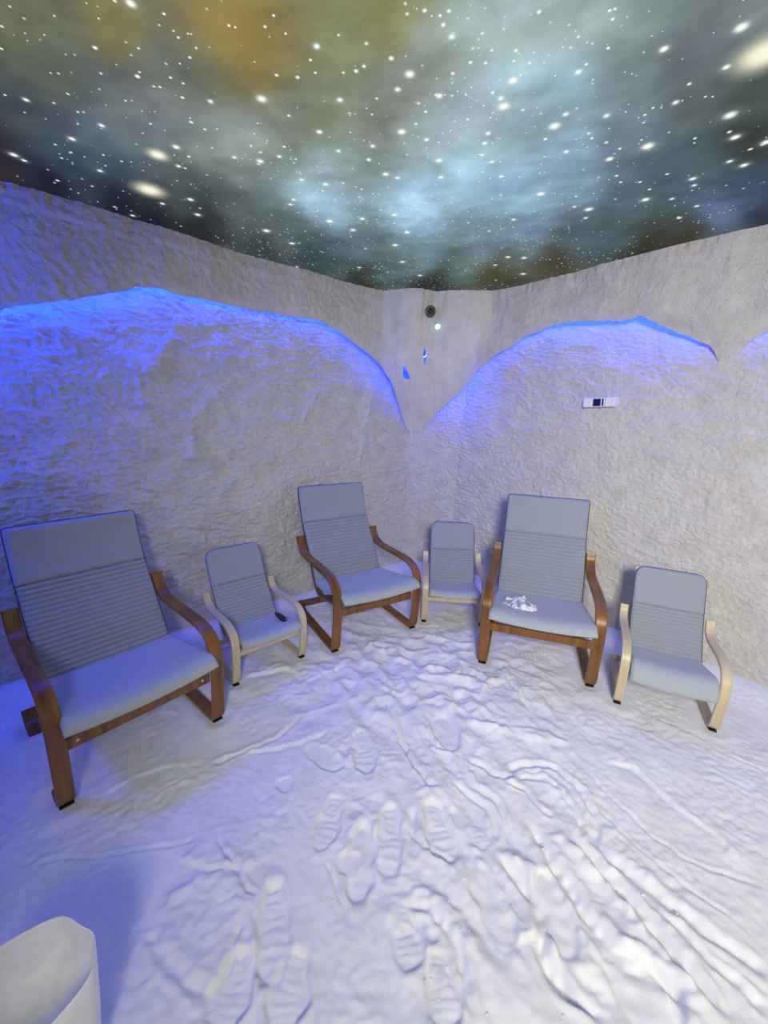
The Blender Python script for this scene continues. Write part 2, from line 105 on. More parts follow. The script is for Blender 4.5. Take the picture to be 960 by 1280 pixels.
def empty(name, loc, rz=0):
    o = bpy.data.objects.new(name, None); C.objects.link(o); o.location = loc; o.rotation_euler = (0, 0, rz); o.empty_display_size = .1
    return o
def catmull(pts, n=8):
    P = [np.array(p, float) for p in pts]; P = [2*P[0]-P[1]]+P+[2*P[-1]-P[-2]]; out = []
    for i in range(1, len(P)-2):
        for k in range(n):
            t = k/n
            out.append(.5*((2*P[i])+(-P[i-1]+P[i+1])*t+(2*P[i-1]-5*P[i]+4*P[i+1]-P[i+2])*t*t+(-P[i-1]+3*P[i]-3*P[i+1]+P[i+2])*t**3))
    out.append(P[-2]); return np.array(out)

# ---------------------------------------------------------------- materials
def mat(name):
    m = bpy.data.materials.new(name); m.use_nodes = True
    nt = m.node_tree; b = nt.nodes['Principled BSDF']; return m, nt, b
def lin(r, g, b): return tuple(((c/255)/12.92 if c/255 <= .04045 else ((c/255+.055)/1.055)**2.4) for c in (r, g, b))+(1,)
def noise_node(nt, scale, detail=3, rough=.5, coord='Object', stretch=None):
    tc = nt.nodes.new('ShaderNodeTexCoord'); mp = nt.nodes.new('ShaderNodeMapping'); n = nt.nodes.new('ShaderNodeTexNoise')
    nt.links.new(tc.outputs[coord], mp.inputs[0]); nt.links.new(mp.outputs[0], n.inputs['Vector'])
    if stretch: mp.inputs['Scale'].default_value = stretch
    n.inputs['Scale'].default_value = scale; n.inputs['Detail'].default_value = detail; n.inputs['Roughness'].default_value = rough
    return n
def ramp(nt, src, c0, c1, p0=.3, p1=.7):
    r = nt.nodes.new('ShaderNodeValToRGB'); nt.links.new(src, r.inputs[0])
    r.color_ramp.elements[0].color = c0; r.color_ramp.elements[0].position = p0
    r.color_ramp.elements[1].color = c1; r.color_ramp.elements[1].position = p1
    return r
def bump(nt, b, src, strength, dist):
    n = nt.nodes.new('ShaderNodeBump'); n.inputs['Strength'].default_value = strength; n.inputs['Distance'].default_value = dist
    nt.links.new(src, n.inputs['Height']); nt.links.new(n.outputs[0], b.inputs['Normal']); return n

def salt(name, c0, c1, gscale=220, bs=.5, bd=.002):
    m, nt, b = mat(name)
    n = noise_node(nt, 9, 5, .6); r = ramp(nt, n.outputs['Fac'], c0, c1); nt.links.new(r.outputs[0], b.inputs['Base Color'])
    b.inputs['Roughness'].default_value = .75; b.inputs['Specular IOR Level'].default_value = .25
    g = noise_node(nt, gscale, 4, .7); bump(nt, b, g.outputs['Fac'], bs, bd)
    return m
M_WALL = salt('salt_plaster', (.62, .60, .555, 1), (.74, .72, .675, 1), 95, 1.0, .011)
M_FLOOR = salt('loose_salt', (.76, .76, .76, 1), (.86, .86, .855, 1), 260, .45, .0022)
M_TROWEL = salt('trowelled_plaster', (.60, .58, .54, 1), (.70, .68, .635, 1), 120, .55, .003)

def wood(name, a, c, rough=.35):
    m, nt, b = mat(name)
    n = noise_node(nt, 30, 6, .6, 'Object', (1.0, .12, .12)); n2 = noise_node(nt, 60, 3, .6, 'Object', (1.5, .1, .1))
    r = ramp(nt, n.outputs['Fac'], a, c, .3, .75); nt.links.new(r.outputs[0], b.inputs['Base Color'])
    b.inputs['Roughness'].default_value = rough; bump(nt, b, n2.outputs['Fac'], .15, .001); return m
M_BROWN = wood('brown_stained_wood', (.105, .037, .007, 1), (.30, .130, .018, 1), .32)
M_BIRCH = wood('birch_veneer', (.50, .40, .235, 1), (.66, .56, .365, 1), .4)
def fabric(name, col, col2):
    m, nt, b = mat(name)
    n = noise_node(nt, 900, 2, .5); r = ramp(nt, n.outputs['Fac'], col, col2, .35, .65); nt.links.new(r.outputs[0], b.inputs['Base Color'])
    b.inputs['Roughness'].default_value = .9; b.inputs['Specular IOR Level'].default_value = .15
    b.inputs['Sheen Weight'].default_value = .15
    w_ = noise_node(nt, 26, 3, .5); bump(nt, b, w_.outputs['Fac'], .22, .01); return m
M_FAB = fabric('grey_cotton_shaded', (.26, .285, .315, 1), (.34, .37, .40, 1))  # darker copy for backs and headrests: their weaker light put into the colour
M_SEAT = fabric('grey_cotton_lit', (.33, .365, .385, 1), (.42, .46, .48, 1))  # same cotton, paler: the stronger light on the seats put into the colour
def plain(name, col, rough=.5, metal=0, emit=None, es=0):
    m, nt, b = mat(name)
    n = noise_node(nt, 40, 2); r = ramp(nt, n.outputs['Fac'], tuple(c*.9 for c in col[:3])+(1,), col); nt.links.new(r.outputs[0], b.inputs['Base Color'])
    b.inputs['Roughness'].default_value = rough; b.inputs['Metallic'].default_value = metal
    if emit: b.inputs['Emission Color'].default_value = emit; b.inputs['Emission Strength'].default_value = es
    return m
M_PIPE = plain('navy_piping', (.03, .036, .07, 1), .8)
M_BLACK = plain('black_rubber', (.012, .012, .014, 1), .5)
M_GLOSS = plain('black_gloss_plastic', (.010, .010, .014, 1), .18)
M_STEEL = plain('bright_steel', (.75, .75, .78, 1), .25, 1)
M_TUB = plain('white_plastic', (.90, .89, .86, 1), .45)
M_WHITE = plain('white_abs', (.85, .85, .84, 1), .35)
M_LED = plain('blue_led', (.1, .3, 1, 1), .4, 0, (.004, .035, 1.0, 1), 150)
M_CYAN = plain('cyan_lamp', (.5, .9, 1, 1), .3, 0, (.25, .85, 1.0, 1), 4)

# ---------------------------------------------------------------- walls
PS = np.array(PLAN_S); PF = np.array(PLAN_F); PW = np.array(PLAN_W)
NL = np.array(N_LEFT); NR = np.array(N_RIGHT)
def wmix(s): return np.clip((s-S_LEFT)/(S_RIGHT-S_LEFT), 0, 1)
def nrm(s):
    w_ = wmix(s); n = NL*(1-w_)[..., None]+NR*w_[..., None]; return n/np.linalg.norm(n, axis=-1, keepdims=True)
def pl(T, s): return np.stack([np.interp(s, PS, T[:, 0]), np.interp(s, PS, T[:, 1])], -1)
def Wp(s, z):
    l = np.interp(z, [0, 1, 2], [-.08, -.03, .07]); r = np.interp(z, [0, 1, 2], [-.06, -.02, .04]); w_ = wmix(s)
    return pl(PW, s)+nrm(s)*(l*(1-w_)+r*w_)[..., None]
def zlo(s): return np.interp(s, [0, S_LEFT-.6, S_LEFT-.15, 3.62, 4.14, S_RIGHT, S_RIGHT+.5, S_END], [1.5, 1.5, 1.2, 1.2, 1.2, 1.5, 1.72, 1.72])
def Fp(s, z):
    lo = zlo(s); t = 1-ss(lo, lo+np.interp(s, [S_LEFT-.6, S_LEFT-.1, S_RIGHT, S_RIGHT+.4], [.62, .85, .85, .62]), z)
    return pl(PF, s)*(1-t)[..., None]+(Wp(s, z)+.02*nrm(s))*t[..., None]

def seg_dist(X, Y, pts):
    """distance, signed side and arc position (0..1) to a polyline"""
    best = np.full(X.shape, 1e9); side = np.zeros(X.shape); arc = np.zeros(X.shape)
    pts = np.array(pts); L = np.r_[0, np.cumsum(np.linalg.norm(np.diff(pts, axis=0), axis=1))]
    for i in range(len(pts)-1):
        a, b = pts[i], pts[i+1]; d = b-a; l2 = d@d+1e-12
        t = np.clip(((X-a[0])*d[0]+(Y-a[1])*d[1])/l2, 0, 1)
        dx = X-a[0]-t*d[0]; dy = Y-a[1]-t*d[1]; r = np.hypot(dx, dy)
        k = r < best; best = np.where(k, r, best)
        side = np.where(k, np.sign(d[0]*dy-d[1]*dx), side); arc = np.where(k, (L[i]+t*math.sqrt(l2))/L[-1], arc)
    return best, side, arc

def ledges(u, z, ang, lam, seed):
    c_, s_ = math.cos(ang), math.sin(ang)
    ph = (z*c_+u*s_)/lam+1.5*perlin(u*2.3, z*2.6, seed)+.55*perlin(u*8, z*11, seed+1)+.18*perlin(u*26, z*34, seed+2)
    fr = ph-np.floor(ph); cell = np.floor(ph)
    h = fr*(1-ss(.80, 1.0, fr))
    m = ss(-.25, .45, perlin(u*5+cell*3.7, cell*1.9+z*.5, seed+5))
    return h*m
def wall_relief(u, z):
    w_ = ss(S_RIGHT, S_RIGHT+1.3, u)            # calmer plaster towards the right
    a = 1-.55*w_
    wl = ss(2.4, 3.1, u)*(1-ss(S_LEFT-.1, S_LEFT+.1, u))
    h = .018*ledges(u, z, .30, .040, 11)+.014*ledges(u, z, -.12, .027, 23)+.015*ledges(u, z, .70, .038, 37)*(.3+wl)
    h = h*a*(0.75+.5*perlin(u*1.3, z*1.3, 3))
    h = h+.013*fbm(u*1.6, z*1.6, 3, 51)+.009*fbm(u*9, z*9, 3, 61)*a+.0075*fbm(u*34, z*38, 3, 71)*(.4+.6*a)+.0050*perlin(u*68, z*70, 77)*(.35+.65*a)
    return h
def wall_field(s0, s1, z0, z1, step):
    ns = int((s1-s0)/step)+1; nz = int((z1-z0)/step)+1
    S, Z = np.meshgrid(np.linspace(s0, s1, ns), np.linspace(z0, z1, nz)); return S, Z

def build_wall(name, s0, s1, step=.0064):
    S, Z = wall_field(s0, s1, -.08, 2.5, step)
    P = Wp(S, Z); h = wall_relief(S, Z)
    for r in WALL_RIDGES:
        if max(q[0] for q in r) < s0 or min(q[0] for q in r) > s1: continue
        rr_ = catmull(r, 4); d, sd, arc = seg_dist(S+.012*perlin(S*14, Z*14, 5), Z+.012*perlin(S*14, Z*14, 6), rr_)
        h = h+.016*np.exp(-(d/.018)**2)*(.6+.6*perlin(S*20, Z*20, 8))+.010*np.exp(-(d/.06)**2)
    P = P-nrm(S)*h[..., None]
    me = grid_mesh(name, np.concatenate([P, Z[..., None]], -1)[:, ::-1])
    return structure(link(name, me, M_WALL))
build_wall('wall_left', 0, S_LEFT)
build_wall('wall_corner', S_LEFT, S_RIGHT)
build_wall('wall_right', S_RIGHT, S_END)

# fascia: thick plaster apron hanging in front of the alcoves with arched cut-outs
edge = [(0, 1.1), (.12, 1.3), (.3, 1.60), (.6, 1.84), (.85, 1.93)]+EDGE_LEFT[:-2]+[(3.50, 1.80), (3.507, 1.55), (3.515, 1.42), (3.545, 1.285), (3.575, 1.30), (3.62, 1.36), (3.70, 1.36), (3.80, 1.42), (3.92, 1.52), (4.05, 1.63), (4.15, 1.70)]+EDGE_RIGHT+[(6.01, 1.78), (6.02, 1.70), (6.04, 1.70), (6.055, 1.80)]+EDGE_FAR+[(6.3, 2.07), (6.6, 2.12), (7.0, 2.03), (7.2, 1.85)]
ES = np.array([e[0] for e in edge]); EZ = np.array([e[1] for e in edge])
ncol = 1000
es = np.linspace(.02, S_END, ncol); ez = np.interp(es, ES, EZ)
ez = ez+.006*fbm(es*14, es*0+3, 3, 91)+.003*perlin(es*60, es*0+1, 92)
HOLES = [[(3.800, 2.055), (3.822, 2.05), (3.835, 1.97), (3.812, 1.925)], [(3.630, 1.925), (3.672, 1.835), (3.668, 1.815), (3.604, 1.825)]]
def inside(S, Z, poly):
    r = np.zeros(S.shape, bool); n = len(poly)
    for i in range(n):
        (x1, y1), (x2, y2) = poly[i], poly[(i+1) % n]
        c_ = ((y1 > Z) != (y2 > Z)) & (S < (x2-x1)*(Z-y1)/(y2-y1+1e-12)+x1); r ^= c_
    return r
def fascia_relief(u, z):
    col = ss(S_LEFT-.35, S_LEFT+.05, u)*(1-ss(S_RIGHT-.05, S_RIGHT+.4, u))
    h = (.012*fbm(u*3, z*3, 3, 101)+.0075*fbm(u*26, z*26, 3, 111)*(1-.6*col)*(1-.5*ss(S_RIGHT, S_RIGHT+.5, u))
         +.003*fbm(u*70, z*60, 2, 121)*(1-.5*col)+.006*fbm(u*14, z*2.4, 3, 131)*(.3+col))
    lip = ss(2.405, 2.425, z+.012*perlin(u*3, u*0, 141))*(.012+.010*perlin(u*4, u*0, 142))
    h = h+lip+.007*(perlin(u*22, z*0, 145)+.6*perlin(u*55, z*0, 146))*ss(2.42, 2.49, z)
    for sx, dz in ((3.80, 1.0), (4.20, 0.9)):   # long vertical cracks in the corner column
        d = np.abs(u-sx-.02*perlin(z*2, z*0, 150)-(2.5-z)*(-.04 if sx < 4 else -.10))
        h = h-.010*np.exp(-(d/.006)**2)*ss(1.9 if sx < 4 else 2.1, 2.0 if sx < 4 else 2.3, z)
        h = h+.010*ss(0, .02, u-sx-(2.5-z)*(-.04 if sx < 4 else -.10))*(1 if sx < 4 else -1)*ss(1.7, 2.2, z)
    return h
nrow = 190
Sg = np.repeat(es[None, :], nrow, 0); Zg = np.maximum(np.linspace(2.52, 1.08, nrow)[:, None], ez[None, :])
Zg[-1] = ez
# straighten rows: global z rows clipped at the edge keep the relief even
P = Fp(Sg, Zg); h = fascia_relief(Sg, Zg)
round_in = .010*(ss(.06, 0, Zg-ez[None, :]))
P = P-nrm(Sg)*(h-round_in)[..., None]
outer = np.concatenate([P, Zg[..., None]], -1)
inner_rows = []
for dz, off in ((-.004, .012), (.004, .026), (.05, .030), (.15, .030)):
    z_ = np.minimum(ez+dz, 2.5); p_ = Fp(es, np.maximum(z_, ez+.001))+nrm(es)*off
    inner_rows.append(np.concatenate([p_, z_[:, None]], -1))
allp = np.concatenate([outer, np.array(inner_rows)], 0)
TRIM = {}
mask = np.ones((allp.shape[0]-1, ncol-1), bool)
cS = .5*(Sg[:-1, :-1]+Sg[:-1, 1:]); cZ = .25*(Zg[:-1, :-1]+Zg[1:, :-1]+Zg[:-1, 1:]+Zg[1:, 1:])
live = (np.abs(Zg[:-1, :-1]-Zg[1:, :-1])+np.abs(Zg[:-1, 1:]-Zg[1:, 1:])) > 1e-6
mask[:nrow-1] = live
for hp in HOLES: mask[:nrow-1] &= ~inside(cS, cZ, hp)
for nm_, a, b in (('trim_1', 0, np.searchsorted(es, S_LEFT)), ('trim_2', np.searchsorted(es, S_LEFT), np.searchsorted(es, S_RIGHT)), ('trim_3', np.searchsorted(es, S_RIGHT), ncol-1)):
    me = grid_mesh(nm_, allp[:, a:b+1], mask[:, a:b])
    TRIM[nm_] = structure(link(nm_, me, M_TROWEL if nm_ == 'trim_2' else M_WALL))

# LED strips lying in the cove behind each arch edge
def led(name, s0, s1, up, f, label, parts=60):
    s = np.linspace(s0, s1, parts); z = np.clip(np.interp(s, es, ez)+up, 1.74, 2.4)
    p = Fp(s, z)*(1-f)+Wp(s, z)*f-0*nrm(s)
    V = []; q = []
    for i in range(parts):
        c_ = np.array([p[i, 0], p[i, 1], z[i]]); n = nrm(s[i:i+1])[0]; n = np.array([n[0], n[1], 0])
        for a, b in ((-.006, -.003), (.006, -.003), (.006, .003), (-.006, .003)): V.append(c_+n*a+np.array([0, 0, b]))
    for i in range(parts-1):
        for k in range(4): q.append([i*4+k, i*4+(k+1) % 4, (i+1)*4+(k+1) % 4, (i+1)*4+k])
    q += [[0, 3, 2, 1], [(parts-1)*4+k for k in range(4)]]
    return link(name, raw_mesh(name, np.array(V), np.array(q)), M_LED, TRIM[label], smooth=False)
led('led_strip', .30, 3.49, .065, .60, 'trim_1')
led('led_strip', 4.00, 5.93, .065, .60, 'trim_3', 40)
led('led_strip', 6.10, 7.0, .065, .60, 'trim_3', 20)
led('led_strip', 3.58, 3.86, .62, .55, 'trim_2', 8)
led('led_strip', 3.90, 4.14, .10, .50, 'trim_2', 8)  # second short strip, added to strengthen the blue on the corner panel

# the two walls behind the photographer
def flat_wall(name, a, b, z0=-.05, z1=2.5, hole=None):
    a = np.array(a); b = np.array(b); L = np.linalg.norm(b-a); n = int(L/.06)+1
    S, Z = np.meshgrid(np.linspace(0, L, n), np.linspace(z0, z1, 44))
    d = (b-a)/L; nn = np.array([-d[1], d[0]]); h = .012*fbm(S*3, Z*3, 3, 200)
    P = a+d*S[..., None]+nn*h[..., None]
    return structure(link(name, grid_mesh(name, np.concatenate([P, Z[..., None]], -1)), M_WALL))
P0 = Wp(np.array([0.]), np.array([1.]))[0]; P1 = Wp(np.array([S_END]), np.array([1.]))[0]
PB = (0.35, -2.0)
flat_wall('wall_back_left', P0, PB); flat_wall('wall_back_right', PB, P1)

# ---------------------------------------------------------------- ceiling (backlit printed sky)
H = 2.5
neb = np.array(NEBULA, float)
def uv(x, y): y = np.maximum(y, .25)+.12; return np.stack([x/y*1.0, 1.2/y], -1)
gx = np.linspace(-3.0, 3.2, 260); gy = np.linspace(-2.2, 4.4, 280)
X, Y = np.meshgrid(gx, gy)
def linv(c_): c_ = c_/255; return np.where(c_ <= .04045, c_/12.92, ((c_+.055)/1.055)**2.4)
wx = .05*fbm(X*2.2, Y*2.2, 3, 301); wy = .05*fbm(X*2.2, Y*2.2, 3, 305)
U = uv(X+wx, Y+wy); K = uv(neb[:, 0], neb[:, 1])
num = np.zeros(X.shape+(3,)); den = np.zeros(X.shape)
for k in range(len(neb)):
    d2 = ((U-K[k])**2).sum(-1)+.0012; w_ = 1/d2**1.9
    num += w_[..., None]*neb[k, 2:]; den += w_
col = num/den[..., None]
cloud = 1.12+.13*fbm(X*2.0+.7*Y, Y*3.0, 5, 311, .6)+.06*fbm(X*9, Y*11, 3, 315)
col = np.clip(col*cloud[..., None], 3, 235)
col[..., 2] *= 1+.05*fbm(X*3, Y*3, 2, 319)
me = grid_mesh('ceiling', np.stack([X, Y, np.full(X.shape, H)], -1)[::-1])
ca = me.color_attributes.new('print', 'FLOAT_COLOR', 'POINT')
ca.data.foreach_set('color', np.concatenate([linv(col[::-1]), np.ones(X.shape+(1,))], -1).astype(np.float32).ravel())
mc, nt, b = mat('backlit_sky_print')
at_ = nt.nodes.new('ShaderNodeAttribute'); at_.attribute_name = 'print'
g = noise_node(nt, 5, 8, .65); g.inputs['Distortion'].default_value = .8
mr = nt.nodes.new('ShaderNodeMapRange'); mr.inputs['From Min'].default_value = .25; mr.inputs['From Max'].default_value = .75
mr.inputs['To Min'].default_value = .80; mr.inputs['To Max'].default_value = 1.22; nt.links.new(g.outputs['Fac'], mr.inputs['Value'])
gr = noise_node(nt, 330, 2, .6); mr2 = nt.nodes.new('ShaderNodeMapRange'); mr2.inputs['From Min'].default_value = .3; mr2.inputs['From Max'].default_value = .7
mr2.inputs['To Min'].default_value = .9; mr2.inputs['To Max'].default_value = 1.1; nt.links.new(gr.outputs['Fac'], mr2.inputs['Value'])
mm = nt.nodes.new('ShaderNodeMath'); mm.operation = 'MULTIPLY'; nt.links.new(mr.outputs[0], mm.inputs[0]); nt.links.new(mr2.outputs[0], mm.inputs[1])
nt.links.new(at_.outputs['Color'], b.inputs['Emission Color']); nt.links.new(mm.outputs[0], b.inputs['Emission Strength'])
b.inputs['Base Color'].default_value = (.02, .02, .022, 1); b.inputs['Roughness'].default_value = .6; b.inputs['Specular IOR Level'].default_value = .1
ceiling = structure(link('ceiling', me, mc))
# stars printed on it: soft discs just under the membrane
sv = []; sf = []; sc = []
def star(x, y, r, tint=(1, 1, .96), soft=1.0, peak=1.0):
    base = len(sv); n = 20 if r > .03 else 14 if r > .006 else 8
    rings = ((0, peak), (.15, .97*peak), (.3, .82*peak*soft), (.42, .60*peak*soft), (.55, .36*peak*soft), (.68, .18*peak*soft), (.82, .07*peak*soft), (1.0, 0)) if r > .03 else ((0, peak), (.30, peak), (.50, .55*peak*soft), (.75, .16*peak*soft), (1.0, 0)) if r > .006 else ((0, peak), (.55, .8*peak), (1.0, 0))
    z = H-.0015-.0008*random.random()
    sv.append((x, y, z)); sc.append(tint+(peak,))
    for rr_, a in rings[1:]:
        for k in range(n):
            t = 2*math.pi*k/n; sv.append((x+rr_*r*math.cos(t), y+rr_*r*math.sin(t), z)); sc.append(tint+(a,))
    for k in range(n): sf.append((base, base+1+(k+1) % n, base+1+k))
    for q in range(len(rings)-2):
        o1 = base+1+q*n; o2 = o1+n
        for k in range(n): sf.append((o1+k, o1+(k+1) % n, o2+(k+1) % n, o2+k))
for x, y, r in STARS:
    if r > .028: star(x, y, r*1.9, (1, .97, .72), 1, .8); star(x, y, r*1.1, (1, .99, .86), 1, .9)
    else: star(x, y, r*1.25, (.95, 1, .97) if r < .012 else (1, 1, .90)); 
    if .009 < r <= .028: star(x, y, r*2.8, (.75, .9, .95), .5, .25)
lum = col.mean(-1)
n_ = 0
while n_ < 3200:
    x = random.uniform(-2.2, 2.3); y = random.uniform(.15, 3.7)
    i = int((y+2.2)/6.6*279); j = int((x+3.0)/6.2*259); l_ = lum[i, j]
    cl = perlin(np.array([x*2.3]), np.array([y*2.3]), 400)[0]
    if random.random() > (.18+.55*max(0, (l_-70)/110)*ss(.4, 1.6, y)+.25*max(0, y-1.6))*(.75+.9*cl): continue
    r = .0021*math.exp(random.gauss(0, .42))*(1+.22*y)
    star(x, y, r*1.25, random.choice([(1, 1, .95), (.85, .95, 1), (1, .97, .85)]), 1, random.uniform(.45, 1)); n_ += 1
me = py_mesh('printed_star', sv, sf)
ca = me.color_attributes.new('star', 'FLOAT_COLOR', 'POINT'); ca.data.foreach_set('color', np.array(sc, np.float32).ravel())
ms, nt, b = mat('star_print'); nt.nodes.remove(b); out = nt.nodes['Material Output']
at_ = nt.nodes.new('ShaderNodeAttribute'); at_.attribute_name = 'star'; em = nt.nodes.new('ShaderNodeEmission'); tr = nt.nodes.new('ShaderNodeBsdfTransparent'); mx = nt.nodes.new('ShaderNodeMixShader')
nt.links.new(at_.outputs['Color'], em.inputs[0]); em.inputs[1].default_value = 1.0
nt.links.new(at_.outputs['Alpha'], mx.inputs[0]); nt.links.new(tr.outputs[0], mx.inputs[1]); nt.links.new(em.outputs[0], mx.inputs[2]); nt.links.new(mx.outputs[0], out.inputs[0])
so = link('printed_stars', me, ms, ceiling); so['kind'] = 'stuff'

# ---------------------------------------------------------------- floor of loose salt
def floor_height(X, Y, fine=True):
    h = .014*fbm(X*1.1+3, Y*1.1, 3, 501)
    # trodden, streaky lumps running from the corner to the lower right
    a = math.radians(-52); u = X*math.cos(a)+Y*math.sin(a); v = -X*math.sin(a)+Y*math.cos(a)
    m = np.exp(-(((X-.35)/.75)**2))*ss(3.3, 2.6, Y)*ss(-.2, .5, X+.25*Y)
    wv = v+.05*perlin(u*3, v*3, 511)
    h = h+(.012*(1-2*np.abs(perlin(u*2.0, wv*8, 521)))+.006*perlin(u*6, wv*18, 523))*m*ss(2.6, 1.8, Y)
    c_ = np.exp(-((X-.25)/.75)**2-((Y-2.25)/.55)**2)
    h = h+.022*(1-2.2*np.abs(fbm(X*5, Y*5, 2, 531)))*c_+.008*fbm(X*13, Y*13, 3, 533)*c_
    h = h+.0045*fbm(X*9, Y*9, 3, 541)*(.35+.9*m)+.0032*fbm(X*36, Y*36, 3, 551)*(.5+.8*ss(-.3, .4, perlin(X*3, Y*3, 552)))
    h = h+.0014*perlin(u*9, v*38+2*perlin(u*5, v*5, 563), 561)*ss(.4, 1.0, X)
    return h
def strokes(X, Y, h):
    for kind, amp, wd, pts in STROKES:
        P = catmull(pts, 5); x0, y0 = P.min(0)-wd*5; x1, y1 = P.max(0)+wd*5
        j0, j1 = np.searchsorted(gxf, [x0, x1]); i0, i1 = np.searchsorted(gyf, [y0, y1])
        if j1-j0 < 2 or i1-i0 < 2: continue
        sl = (slice(i0, i1), slice(j0, j1)); x = X[sl]; y = Y[sl]
        wx = x+.010*perlin(x*16, y*16, 601); wy = y+.010*perlin(x*16, y*16, 602)
        d, sd, arc = seg_dist(wx, wy, P)
        win = ss(0, .12, arc)*ss(1, .88, arc)
        if kind == 'groove': v = -amp*np.exp(-(d/(wd*.55))**2)+.55*amp*np.exp(-((d-wd*1.15)/(wd*.5))**2)
        elif kind == 'ridge': v = amp*np.exp(-(d/(wd*.8))**2)
        else: v = amp*np.where(sd > 0, np.exp(-d/(wd*2.6)), -.5*np.exp(-d/(wd*1.2)))*np.clip(d/(wd*.18), 0, 1)
        h[sl] += .78*v*win*(1+.5*perlin(x*30, y*30, 606))
    for (a, b, wd, dp, kind) in PRINTS:
        a = np.array(a); b = np.array(b); L = np.linalg.norm(b-a); d = (b-a)/L; c_ = (a+b)/2; R_ = L*.75
        j0, j1 = np.searchsorted(gxf, [c_[0]-R_, c_[0]+R_]); i0, i1 = np.searchsorted(gyf, [c_[1]-R_, c_[1]+R_])
        sl = (slice(i0, i1), slice(j0, j1)); x = X[sl]-c_[0]+.010*perlin(X[sl]*18, Y[sl]*18, 615); y = Y[sl]-c_[1]+.010*perlin(X[sl]*18, Y[sl]*18, 616)
        t = (x*d[0]+y*d[1])/(L/2); q = (-x*d[1]+y*d[0])/(wd/2)
        wprof = .88+.12*np.sin((t+.25)*2.6) if kind else 1+0*t
        r = np.sqrt(np.abs(t)**2.6+np.abs(q/np.clip(wprof, .3, 2))**2.6+1e-9)**(1/1.3)
        inn = ss(1.10, .93, r); h[sl] = h[sl]*(1-.6*inn)-.62*dp*inn*(1+.35*perlin(x*22, y*22, 620))+dp*.45*np.exp(-((r-1.22)/.15)**2)*(.6+.8*perlin(X[sl]*9, Y[sl]*9, 621))
        if kind:   # sole tread: bars over the ball, framed block at the heel
            bars = ss(.2, .6, np.sin(t*24))*ss(.8, .7, np.abs(q))*ss(-.15, .0, t)*ss(.9, .8, t)
            heel = (np.abs(np.abs(q)-.42) < .09)*(np.abs(t+.5) < .36)+(np.abs(np.abs(t+.5)-.34) < .04)*(np.abs(q) < .5)+(np.abs(np.hypot(q*.9, (t+.5)*2.0)-.25) < .06)
            h[sl] += inn*(.0028*bars+.004*np.clip(heel, 0, 1))
    for a, b in RAKES:
        a = np.array(a); b = np.array(b); c_ = (a+b)/2
        j0, j1 = np.searchsorted(gxf, [c_[0]-.15, c_[0]+.15]); i0, i1 = np.searchsorted(gyf, [c_[1]-.15, c_[1]+.15])
        sl = (slice(i0, i1), slice(j0, j1)); d, sd, arc = seg_dist(X[sl], Y[sl], [a, b])
        h[sl] += (-.008*np.exp(-(d/.006)**2))*(.5+.5*random.random())
    return h
def bank(X, Y):
    """salt drifted against the foot of the walls"""
    F0 = pl(PW, np.linspace(0, S_END, 90)); d = np.full(X.shape, 9.)
    for p in F0: d = np.minimum(d, np.hypot(X-p[0], Y-p[1]))
    return .05*np.exp(-(np.maximum(d-.08, 0)/.16)**2)
gxf = np.arange(-2.9, 3.05, .0078); gyf = np.concatenate([np.arange(.30, 1.6, .0065), np.arange(1.6, 4.3, .0085)])
X, Y = np.meshgrid(gxf, gyf)
sub = (slice(None, None, 8), slice(None, None, 8))
hb = bank(X[sub], Y[sub])
def upsample(A, xs, ys, xf, yf):
    B = np.array([np.interp(xf, xs, row) for row in A]); return np.array([np.interp(yf, ys, B[:, j]) for j in range(B.shape[1])]).T
hb = upsample(hb, gxf[::8], gyf[::8], gxf, gyf)
Hf = floor_height(X, Y)
Hf = strokes(X, Y, Hf)+hb
CHAIR_FEET = []
ADULT = [(-1.0173, 1.5142, .8659), (-.0348, 2.5525, .5586), (.9458, 2.2017, -.3318)]
KIDS = [(-.6621, 2.169, .7376), (.5377, 2.7994, -.0803), (1.518, 1.8667, -.4558)]
for lst, hx, rl_ in ((ADULT, .313, .62), (KIDS, .214, .42)):
    for x, y, a in lst:
        for sx in (-1, 1): CHAIR_FEET.append((x+sx*hx*math.cos(a), y+sx*hx*math.sin(a), a, rl_))
for ci, (fx, fy, a, rl_) in enumerate(CHAIR_FEET):      # level the salt where the runners lie
    b0 = (fx-rl_*math.sin(a), fy+rl_*math.cos(a))
    j0, j1 = np.searchsorted(gxf, [min(fx, b0[0])-.25, max(fx, b0[0])+.25]); i0, i1 = np.searchsorted(gyf, [min(fy, b0[1])-.25, max(fy, b0[1])+.25])
    sl = (slice(i0, i1), slice(j0, j1)); d, sd, arc = seg_dist(X[sl], Y[sl], [(fx, fy), b0])
    k = ss(.14, .03, d); bury = .032*ss(.05, .2, arc)*ss(.95, .75, arc)*(ci == 0); Hf[sl] = Hf[sl]*(1-k)+(bury-.004+.002*perlin(X[sl]*20, Y[sl]*20, 650))*k+.007*np.exp(-((d-.07)/.03)**2)
V1 = np.stack([X, Y, Hf], -1)
me1 = grid_mesh('floor', V1)
floor = structure(link('floor', me1, M_FLOOR))
gx2 = np.linspace(-2.9, 3.05, 100); gy2 = np.linspace(-2.2, .32, 50)
X2, Y2 = np.meshgrid(gx2, gy2)
fb = link('floor_back', grid_mesh('floor_back', np.stack([X2, Y2, .014*fbm(X2*1.1+3, Y2*1.1, 3, 501)+.0045*fbm(X2*9, Y2*9, 2, 541)-.004], -1)), M_FLOOR, floor); fb['kind'] = 'stuff'
